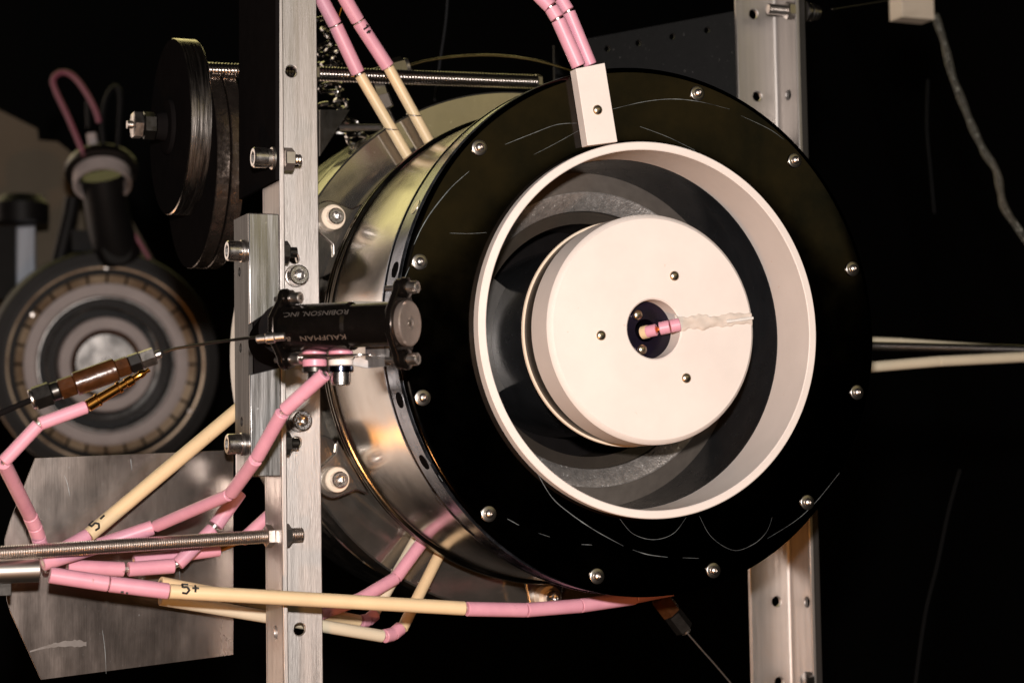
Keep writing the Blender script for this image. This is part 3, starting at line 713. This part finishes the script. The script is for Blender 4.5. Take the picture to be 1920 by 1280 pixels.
# ================================================================== LOWER-LEFT SHEET, CONDUIT
ys = 13.5
pl = [(66, 858), (52, 893), (37, 931), (20, 973), (9, 1010), (9, 1075), (13, 1125), (20, 1148), (77, 1274), (438, 1227), (438, 843)]
S_ = MB().prism([P(a, b, ys) for a, b in pl], (0, .12, 0)).build('aluminium_sheet', 'sheet', loc=P(250, 1250, ys), bevel=.02)
tag(S_, 'scuffed grey sheet with cut corners standing behind the wires', 'sheet')
M['smear'] = mat('dull_smear', (.27, .245, .23), .88, .31, .5, 1.2, col2=(.20, .175, .16))
mb = MB(); vs_ = []
for i in range(25):
    f = i / 24; q = P(56 + 106 * f, 1221 - 13 * f - 6 * sin(f * 3), ys - .005); hw = (.04 + .22 * f ** 1.2) * (1 + random.uniform(-.25, .25)) * (1 if f < .93 else .45)
    vs_ += [q - V((0, 0, hw * .7)), q + V((0, 0, hw))]
mb.add(vs_, [(2 * i, 2 * i + 1, 2 * i + 3, 2 * i + 2) for i in range(24)]); mb.build('smear', 'smear', S_)
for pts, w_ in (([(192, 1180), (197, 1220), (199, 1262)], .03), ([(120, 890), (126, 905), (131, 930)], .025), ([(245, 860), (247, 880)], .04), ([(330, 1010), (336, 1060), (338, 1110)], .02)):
    mb = MB(); ribbon(px_curve(pts, ys - .006, 5), w_, Y, mb); mb.build('scratch_glint', 'scratch_glint', S_)
c0 = P(-40, 1072, 7.4); c1 = P(72, 1068, 7.4)
t = thing('conduit', c0, 'short shiny metal conduit at the left edge bundling the leads', 'conduit')
MB().pipe(c0, c1, .62, .54, 32, .03).build('tube', 'chrome', t)
MB().box(P(-20, 1118, 7.2), P(22, 1092, 7.2) + V((0, .9, 0))).build('clamp', 'darkmetal', t, bevel=.04)

# ================================================================== FEED FITTING WITH CAPILLARY, GOLD PIN
g1 = P(300, 663, .5); g0 = P(57, 750, 1.5); ga = (g0 - g1).normalized(); GL = (g0 - g1).length
t = thing('tube_fitting', g0, 'long taped gas fitting with hex nuts hanging before the far thruster', 'fitting')
def seg(a, b, r, m, nm, hx=False):
    p0 = g1 + ga * GL * a; p1 = g1 + ga * GL * b
    (MB().hexprism(p0, p1, r, rot=.35) if hx else MB().cyl(p0, p1, r, 28, .05)).build(nm, m, t)
seg(-.01, .04, .20, 'steel', 'ferrule'); seg(.04, .15, .47, 'steel', 'hex_nut', True); seg(.152, .24, .50, 'rod_dark', 'hex_nut', True); seg(.242, .34, .50, 'tape', 'taped_nut', True); seg(.34, .66, .58, 'tape', 'taped_body')
seg(.66, .78, .54, 'tape', 'taped_nut', True); seg(.78, .84, .46, 'darkmetal', 'collar'); seg(.84, .975, .62, 'darkmetal', 'hex_nut', True); seg(.975, 1.0, .5, 'steel', 'ferrule')
c = P(528, 629, -3.6); mb = MB(); mb.tube([g1 - ga * .2, P(330, 653, .3), P(400, 642, -.6), P(460, 634, -1.8), c], .075, 8); mb.build('capillary', 'darkmetal', t)
mb = MB(); mb.tube([g0, P(20, 766, 1.6), P(-40, 792, 1.7)], .14, 8); mb.build('feed_line', 'black', t)
h0 = P(163, 762, 2.0); h1 = P(276, 695, 2.0); ha = (h1 - h0).normalized(); HL = (h1 - h0).length
mb = MB(); mb.lathe([(.20, 0), (.30, .03), (.30, .55), (.34, .58), (.34, .68), (.26, .72), (.25, 1.75), (.31, 1.78), (.31, 1.92), (.2, 1.96), (.2, 2.2), (.26, 2.24), (.26, 2.6), (.17, 2.7), (.16, 3.0), (.20, 3.1), (.16, 3.3), (.1, 3.4), (.12, 3.6), (.05, HL)], h0, ha, 24)
tag(mb.build('gold_pin', 'gold', loc=h0), 'gold plated crimp pin beside the taped fitting', 'connector')

# ================================================================== HANGING DISC STACK
yd = 22
dc = P(318, 238, yd); AX = V((1, 0, 0))
t = thing('disc_stack', dc, 'stack of round steel discs seen edge-on with a bolt through, upper left', 'disc stack')
kx = 29.0 * .97
rr = 158 / 29.6
MB().lathe([(0, 0), (rr - .06, 0), (rr, .06), (rr, 1.25), (rr - .05, 1.3), (0, 1.3)], dc, AX, 96).build('front_disc', 'disc_rim', t)
MB().lathe([(0, -.01), (rr - .04, -.01)], dc, AX, 96, closed=False).build('dark_face', 'black', t)
d2 = P(362, 310, yd); d2.y = yd
for k, (x0, x1) in enumerate(((1.32, 2.1), (2.2, 3.0))):
    mb = MB(); n = 120; r2 = 186 / 29.6
    mb.lathe([(0, x0), (r2 - .04, x0), (r2, x0 + .05), (r2 - .02, (x0 + x1) / 2), (r2, x1 - .05), (r2 - .04, x1), (0, x1)], V((dc.x, yd, d2.z)), AX, n); mb.build('rear_disc', 'disc_plate', t)
MB().lathe([(0, 1.30), (186 / 29.6 - .03, 1.30)], V((dc.x, yd, d2.z)), AX, 96, closed=False).build('dark_face', 'black', t)
MB().lathe([(1.7, 0), (1.7, -.15), (1.6, -.25), (.9, -.3), (.8, -.9), (.2, -.9)], dc, AX, 48).build('boss', 'black', t)
nut(t, dc - AX * .9, -AX, .85, .75, 'darkmetal', name='lock_nut'); nut(t, dc - AX * 1.68, -AX, .85, .62, 'steel', rot=pi / 6, name='bolt_head')
MB().cyl(dc - AX * 2.3, dc - AX * 2.6, .25, 16).build('bolt_end', 'rod', t)

# ================================================================== CLUTTER BEHIND THE TOP OF THE POST
fa = P(700, 141, 19); fb = P(752, 128, 19); fd = (fb - fa).normalized()
t = thing('gas_elbow', fa, 'dark swivel gas fitting with gold capillary arching over the thruster', 'fitting')
MB().hexprism(fb - fd * 1.0, fb + fd * .2, .72).build('hex_nut', 'rod_dark', t); MB().cyl(fa - fd * .8, fb - fd * 1.0, .42, 20).build('stem', 'rod_dark', t)
MB().cyl(fb + fd * .2, fb + fd * .45, .55, 20, .04).build('collar', 'rod', t)
nut(t, P(703, 152, 19), (0.3, 0, -1), .65, 1.0, 'rod_dark', name='hex_nut'); MB().hexprism(P(712, 178, 19), P(722, 205, 19), .62).build('hex_nut', 'gray', t); MB().cyl(P(722, 205, 19), P(738, 240, 18.5), .3, 16).build('stem', 'rod_dark', t)
mb = MB(); mb.tube(px_curve([(757, 126, ), (800, 114), (850, 107), (900, 104), (950, 106), (1010, 115), (1075, 134), (1110, 150)], 19, 6), .085, 8); mb.build('capillary', 'gold' if False else 'cream_pale', t)
for q in t.children:
    if q.name.startswith('capillary'): q.data.materials[0] = mat('brass_capillary', (.62, .50, .28), 1, .25)
t = thing('chain', P(650, 230, 26), 'small shiny steel chain and hooks in the dark behind the left post', 'chain')
lk = [(606, 40, .9), (612, 62, .7), (624, 96, .9), (616, 118, 1.0), (632, 120, .8), (622, 165, .8), (640, 195, .7), (615, 205, .8), (632, 222, .8), (646, 212, .6), (655, 235, .8), (664, 250, .7), (638, 240, .7), (672, 262, .7), (610, 92, .8), (604, 130, .7)]
for i, (px, py, r) in enumerate(lk):
    c = P(px, py, 26 + random.uniform(-1, 1)); ax = V((random.uniform(-1, 1), random.uniform(-1, .3), random.uniform(-1, 1))).normalized(); _, x_, y_ = frame(ax)
    mb = MB(); mb.tube([c + x_ * r * cos(q) * .5 + y_ * r * sin(q) * .95 for q in [2 * pi * k / 16 for k in range(17)]], .17, 8); mb.build('chain_link', 'chainsteel', t)
r0 = P(640, 239, 24); r1 = P(735, 239, 20)
t = thing('threaded_stud', r0, 'thin dark threaded stud behind the upper cream tubes', 'rod'); threaded(MB(), r0, r1, .22, .11).build('shaft', 'rod', t)
mb = MB(); mb.prism([P(600, 206, 24), P(656, 206, 24), P(600, 292, 24)], (0, .2, 0)); tag(mb.build('gusset_plate', 'darkmetal', loc=P(600, 290, 24)), 'dark triangular gusset plate behind the left post under the chain', 'plate')
mb = MB(); mb.box(P(632, 200, 27), P(638, 155, 27) + V((0, .3, 0))); tag(mb.build('bracket_strip', 'darkmetal', loc=P(634, 200, 27)), 'thin upright dark strip beside the chain', 'strip')
mb = MB(); mb.tube(px_curve([(840, -20), (836, 40), (826, 110), (815, 190)], 32, 6), .10, 8); tag(mb.build('hanging_wire', 'rubber', loc=P(838, 0, 32)), 'thin grey wire hanging in the dark above the thruster', 'wire')
mb = MB(); mb.tube(px_curve([(640, 15), (633, 40), (628, 60)], 17, 6), .05, 6); tag(mb.build('tie_strand', 'gold', loc=P(640, 15, 17)), 'fine gold strand between the two upper pink leads', 'wire')

# bottom fitting
ba = P(1236, 1118, 10); bb = P(1284, 1180, 10); bd = (bb - ba).normalized()
t = thing('gas_elbow', ba, 'dark brass fitting with thin steel wire under the front plate', 'fitting')
MB().hexprism(ba, ba + bd * 1.3, .62).build('hex_nut', 'tape', t); MB().hexprism(ba + bd * 1.32, bb, .58, rot=.3).build('hex_nut', 'darkmetal', t); MB().cyl(bb, bb + bd * .2, .3, 16, .03).build('collar', 'rod', t)
mb = MB(); mb.tube(px_curve([(1286, 1183), (1320, 1222), (1350, 1256), (1395, 1310)], 10, 6), .06, 8); mb.build('capillary', 'rod', t)

# ================================================================== UPPER RIGHT: WHITE BLOCK, BRAIDED CABLE, FAINT WIRES
yw = 45
fr = [P(1690, -30, yw), P(1750, -35, yw), P(1750, 37, yw), P(1690, 31, yw)]
z0 = fr[2].z; x0 = fr[0].x; x1 = fr[1].x
dpt = PX(1668, 40, x0).y - yw
MB_ = MB().box((x0, yw, z0), (x1, yw + max(.9, abs(dpt)), z0 + 4)); tag(MB_.build('ceramic_block', 'bushing', loc=(x0, yw, z0), bevel=.04), 'plain cream ceramic block hanging at the top right edge', 'block')
pts = px_curve([(1753, 28), (1770, 80), (1785, 140), (1806, 195), (1824, 240), (1846, 285), (1868, 320), (1876, 360), (1886, 395), (1925, 450), (1960, 500)], 46, 8)
t = thing('braided_cable', pts[0], 'braided sleeved cable drooping from the white block at top right', 'cable')
for ph in range(8):
    hand = 1 if ph % 2 else -1; W = []
    for i in range(len(pts) * 3 - 2):
        k, f = divmod(i, 3); q = pts[k].lerp(pts[min(k + 1, len(pts) - 1)], f / 3); tn = (pts[min(k + 1, len(pts) - 1)] - pts[max(k - 1, 0)]).normalized(); _, x_, y_ = frame(tn)
        a = hand * i * .42 + ph * 2 * pi / 8; rr_ = .27 + .04 * sin(i * .21); W.append(q + (x_ * cos(a) + y_ * sin(a)) * rr_)
    MB().tube(W, .05, 5).build('braid_strand', 'braid', t)
mb = MB(); mb.tube(pts, .23, 10); mb.build('cable_core', 'rubber', t)
for pts_, lb in (([(1740, 150), (1738, 240), (1744, 310), (1752, 400)], 'faint upright wire in the dark below the cream block'), ([(1800, 880), (1778, 960), (1757, 1060), (1735, 1150), (1715, 1290)], 'faint thin wire curving down in the dark at lower right')):
    mb = MB(); mb.tube(px_curve(pts_, 60, 6), .10, 8); tag(mb.build('background_wire', 'rubber', loc=P(*pts_[0], 60)), lb, 'wire')
mb = MB(); mb.tube([P(1560, 18, 24), P(1660, 2, 24), P(1720, -8, 24)], .022, 6); tag(mb.build('fine_wire', 'rod_dark', loc=P(1560, 18, 24)), 'hair-thin wire from the right post bolt to the cream block', 'wire')

# ================================================================== FAR THRUSTER ON THE LEFT
yb_ = 125
bc = P(200, 683, yb_); ba_ = (CAM + V((22, 0, -9)) - bc).normalized(); sc = (bc - CAM).length / FPX   # cm per px
t = thing('far_thruster', bc - ba_ * 10, 'out-of-focus second thruster with two worn white rings, far left', 'thruster')
def px_ring(prof, m, nm, n=96): return MB().ring([(r * sc, h) for r, h in prof], bc, ba_, n).build(nm, m, t)
px_ring([(165, 0), (205, 0), (210, -.4), (210, -9), (160, -9)], 'bgbody', 'housing')
px_ring([(180, .1), (187, .1), (187, -.5), (180, -.5)], 'bgdark', 'front_edge')
px_ring([(166, -.1), (181, .05), (181, -.6), (166, -.6)], 'bggold', 'gilded_band')
_, bx, by = frame(ba_)
for k in range(28):
    a0 = 2 * pi * k / 28; mb = MB(); mb.lathe([(150 * sc, -.5), (164 * sc, -.1)], bc, ba_, 4, a0=a0 + .015, a1=a0 + 2 * pi / 28 - .015, closed=False); mb.build('gold_tile', 'bggold', t)
px_ring([(149, -1), (165, -1), (165, -1.4), (149, -1.4)], 'black', 'tile_backing')
px_ring([(124, -.2), (128, .15), (143, .25), (149, .1), (149, -3), (124, -3)], 'bgring', 'outer_ring')
px_ring([(124, -.3), (124, -6), (123, -6), (122, -.3)], 'bgsteel', 'channel_wall')
mb = MB(); mb.lathe([(124 * sc, -5), (86 * sc, -5)], bc, ba_, 64, closed=False); mb.build('channel_floor', 'bgdark', t)
px_ring([(100, -4.5), (106, -4.4), (106, -5), (100, -5)], 'bgsteel', 'anode_ring')
px_ring([(63, -.1), (66, .2), (84, .2), (87, 0), (87, -5), (63, -5)], 'bgring', 'inner_ring')
px_ring([(57, -.3), (63, -.2), (63, -1), (57, -1)], 'tape', 'pole_edge')
mb = MB(); mb.lathe([(57 * sc, -.45), (55 * sc, -.3), (12 * sc, -.3), (10 * sc, -.45), (0, -.45)], bc, ba_, 64, closed=False); mb.build('pole_disc', 'bgsteel', t)
for px, py in ((198, 502), (350, 594), (355, 770), (60, 590)):
    q = P(px, py, yb_ - .8); MB().cyl(q, q + ba_ * .5, .22, 12, .03).build('screw', 'steel', t)
# its cathode on top
t = thing('far_cathode', P(195, 470, yb_), 'dark cathode with white collar standing on the far thruster', 'cathode')
k0 = P(196, 490, yb_); k1 = P(190, 330, yb_ - 4); kd = (k1 - k0).normalized()
MB().tube([P(222, 480, yb_), P(205, 420, yb_ - 2), P(190, 330, yb_ - 4)], 1.2, 24, [2.6, 2.45, 2.3]).build('column', 'bgdark', t)
MB().cyl(P(216, 470, yb_ - 1.5), P(216, 470, yb_ - 1.5) + V((0, -1.2, 0)), 1.7, 28, .1).build('knuckle', 'bgdark', t)
kc = P(191, 330, yb_ - 5)
ax = V((-.05, -.5, -.86)).normalized()
MB().ring([(2.75, -.2), (3.15, -.2), (3.15, 1.3), (2.75, 1.3)], kc, ax, 64).build('white_collar', 'bgring', t)
MB().ring([(2.5, -1.3), (3.7, -1.3), (3.95, -.9), (3.95, -.2), (2.5, -.2)], kc - ax * .2, ax, 64).build('dark_collar', 'darkmetal', t)
MB().cyl(P(176, 280, yb_ - 4), P(171, 250, yb_ - 4), .55, 20, .05).build('ceramic_cap', 'bgring', t); MB().cyl(P(178, 296, yb_ - 4), P(177, 276, yb_ - 4), .3, 16).build('stem', 'steel', t)
MB().cyl(P(166, 240, yb_ - 4), P(164, 190, yb_ - 4), .25, 12).build('stem', 'bgdark', t)
MB().cyl(P(243, 334, yb_ - 5), P(250, 334, yb_ - 5.5), .35, 14, .03).build('screw', 'steel', t)
def cord(pts_, y_, r, m, nm, lb): 
    mb = MB(); mb.tube(px_curve(pts_, y_, 7), r, 8); tag(mb.build(nm, m, loc=P(*pts_[-1], y_)), lb, 'cord', 'thin cords of the far cathode')
cord([(158, 292), (130, 225), (104, 170), (100, 148), (116, 136), (138, 144), (160, 172), (178, 205), (186, 230)], 118, .32, 'pinkcord', 'loop_cord', 'pink cord looping up left of the far cathode')
cord([(196, 285), (192, 235), (196, 195), (208, 168), (220, 164), (226, 185), (224, 230), (221, 288)], 118, .26, 'rubber', 'loop_cord', 'thin grey cord looped above the far cathode')
cord([(224, 388), (240, 420), (262, 455), (280, 485)], 123, .24, 'pinkcord', 'straight_cord', 'pink cord slanting down right of the far cathode')
# clamp bar beside it
mb = MB(); mb.box(P(136, 470, 128), P(186, 432, 128) + V((0, 2, 0))); mb2 = mb.build('far_clamp', 'bgdark', loc=P(136, 470, 128)); tag(mb2, 'dark block clamp on top of the far thruster', 'clamp')
# backdrop pieces at the far left
yp = 165
pp = [(-60, 180), (0, 207), (70, 242), (72, 263), (108, 266), (150, 300), (226, 378), (296, 500), (296, 560), (-60, 640)]
mb = MB(); mb.prism([P(a, b, yp) for a, b in pp], (0, 1, 0)); tag(mb.build('beige_panel', 'beige', loc=P(0, 560, yp)), 'dull beige backdrop panel behind the far thruster', 'panel')
yq = 140
mb = MB(); mb.prism([P(-20, 424, yq), P(30, 424, yq), P(30, 560, yq), P(-20, 560, yq)], (0, 2, 0)); o1 = mb; t = thing('far_block', P(20, 560, yq), 'blurred bluish metal block at the left edge behind the far thruster', 'block')
mb.build('side', 'bgbody', t); mb = MB(); mb.prism([P(30, 424, yq), P(68, 421, yq), P(68, 570, yq), P(30, 570, yq)], (0, 2, 0)); mb.build('bright_face', 'bgblue', t, bevel=.3)
mb = MB(); mb.lathe([(0, 0), (3.2, 0), (3.2, 2.2), (2.3, 3.2), (0, 3.2)], P(40, 418, yq), (0, 0, 1), 24); mb.build('cap', 'bgdark', t)
mb = MB(); mb.tube([P(108, 500, 130), P(132, 400, 130), P(136, 372, 130)], .9, 10); tag(mb.build('far_strut', 'bgdark', loc=P(108, 500, 130)), 'dark slanted strut left of the far cathode', 'strut')
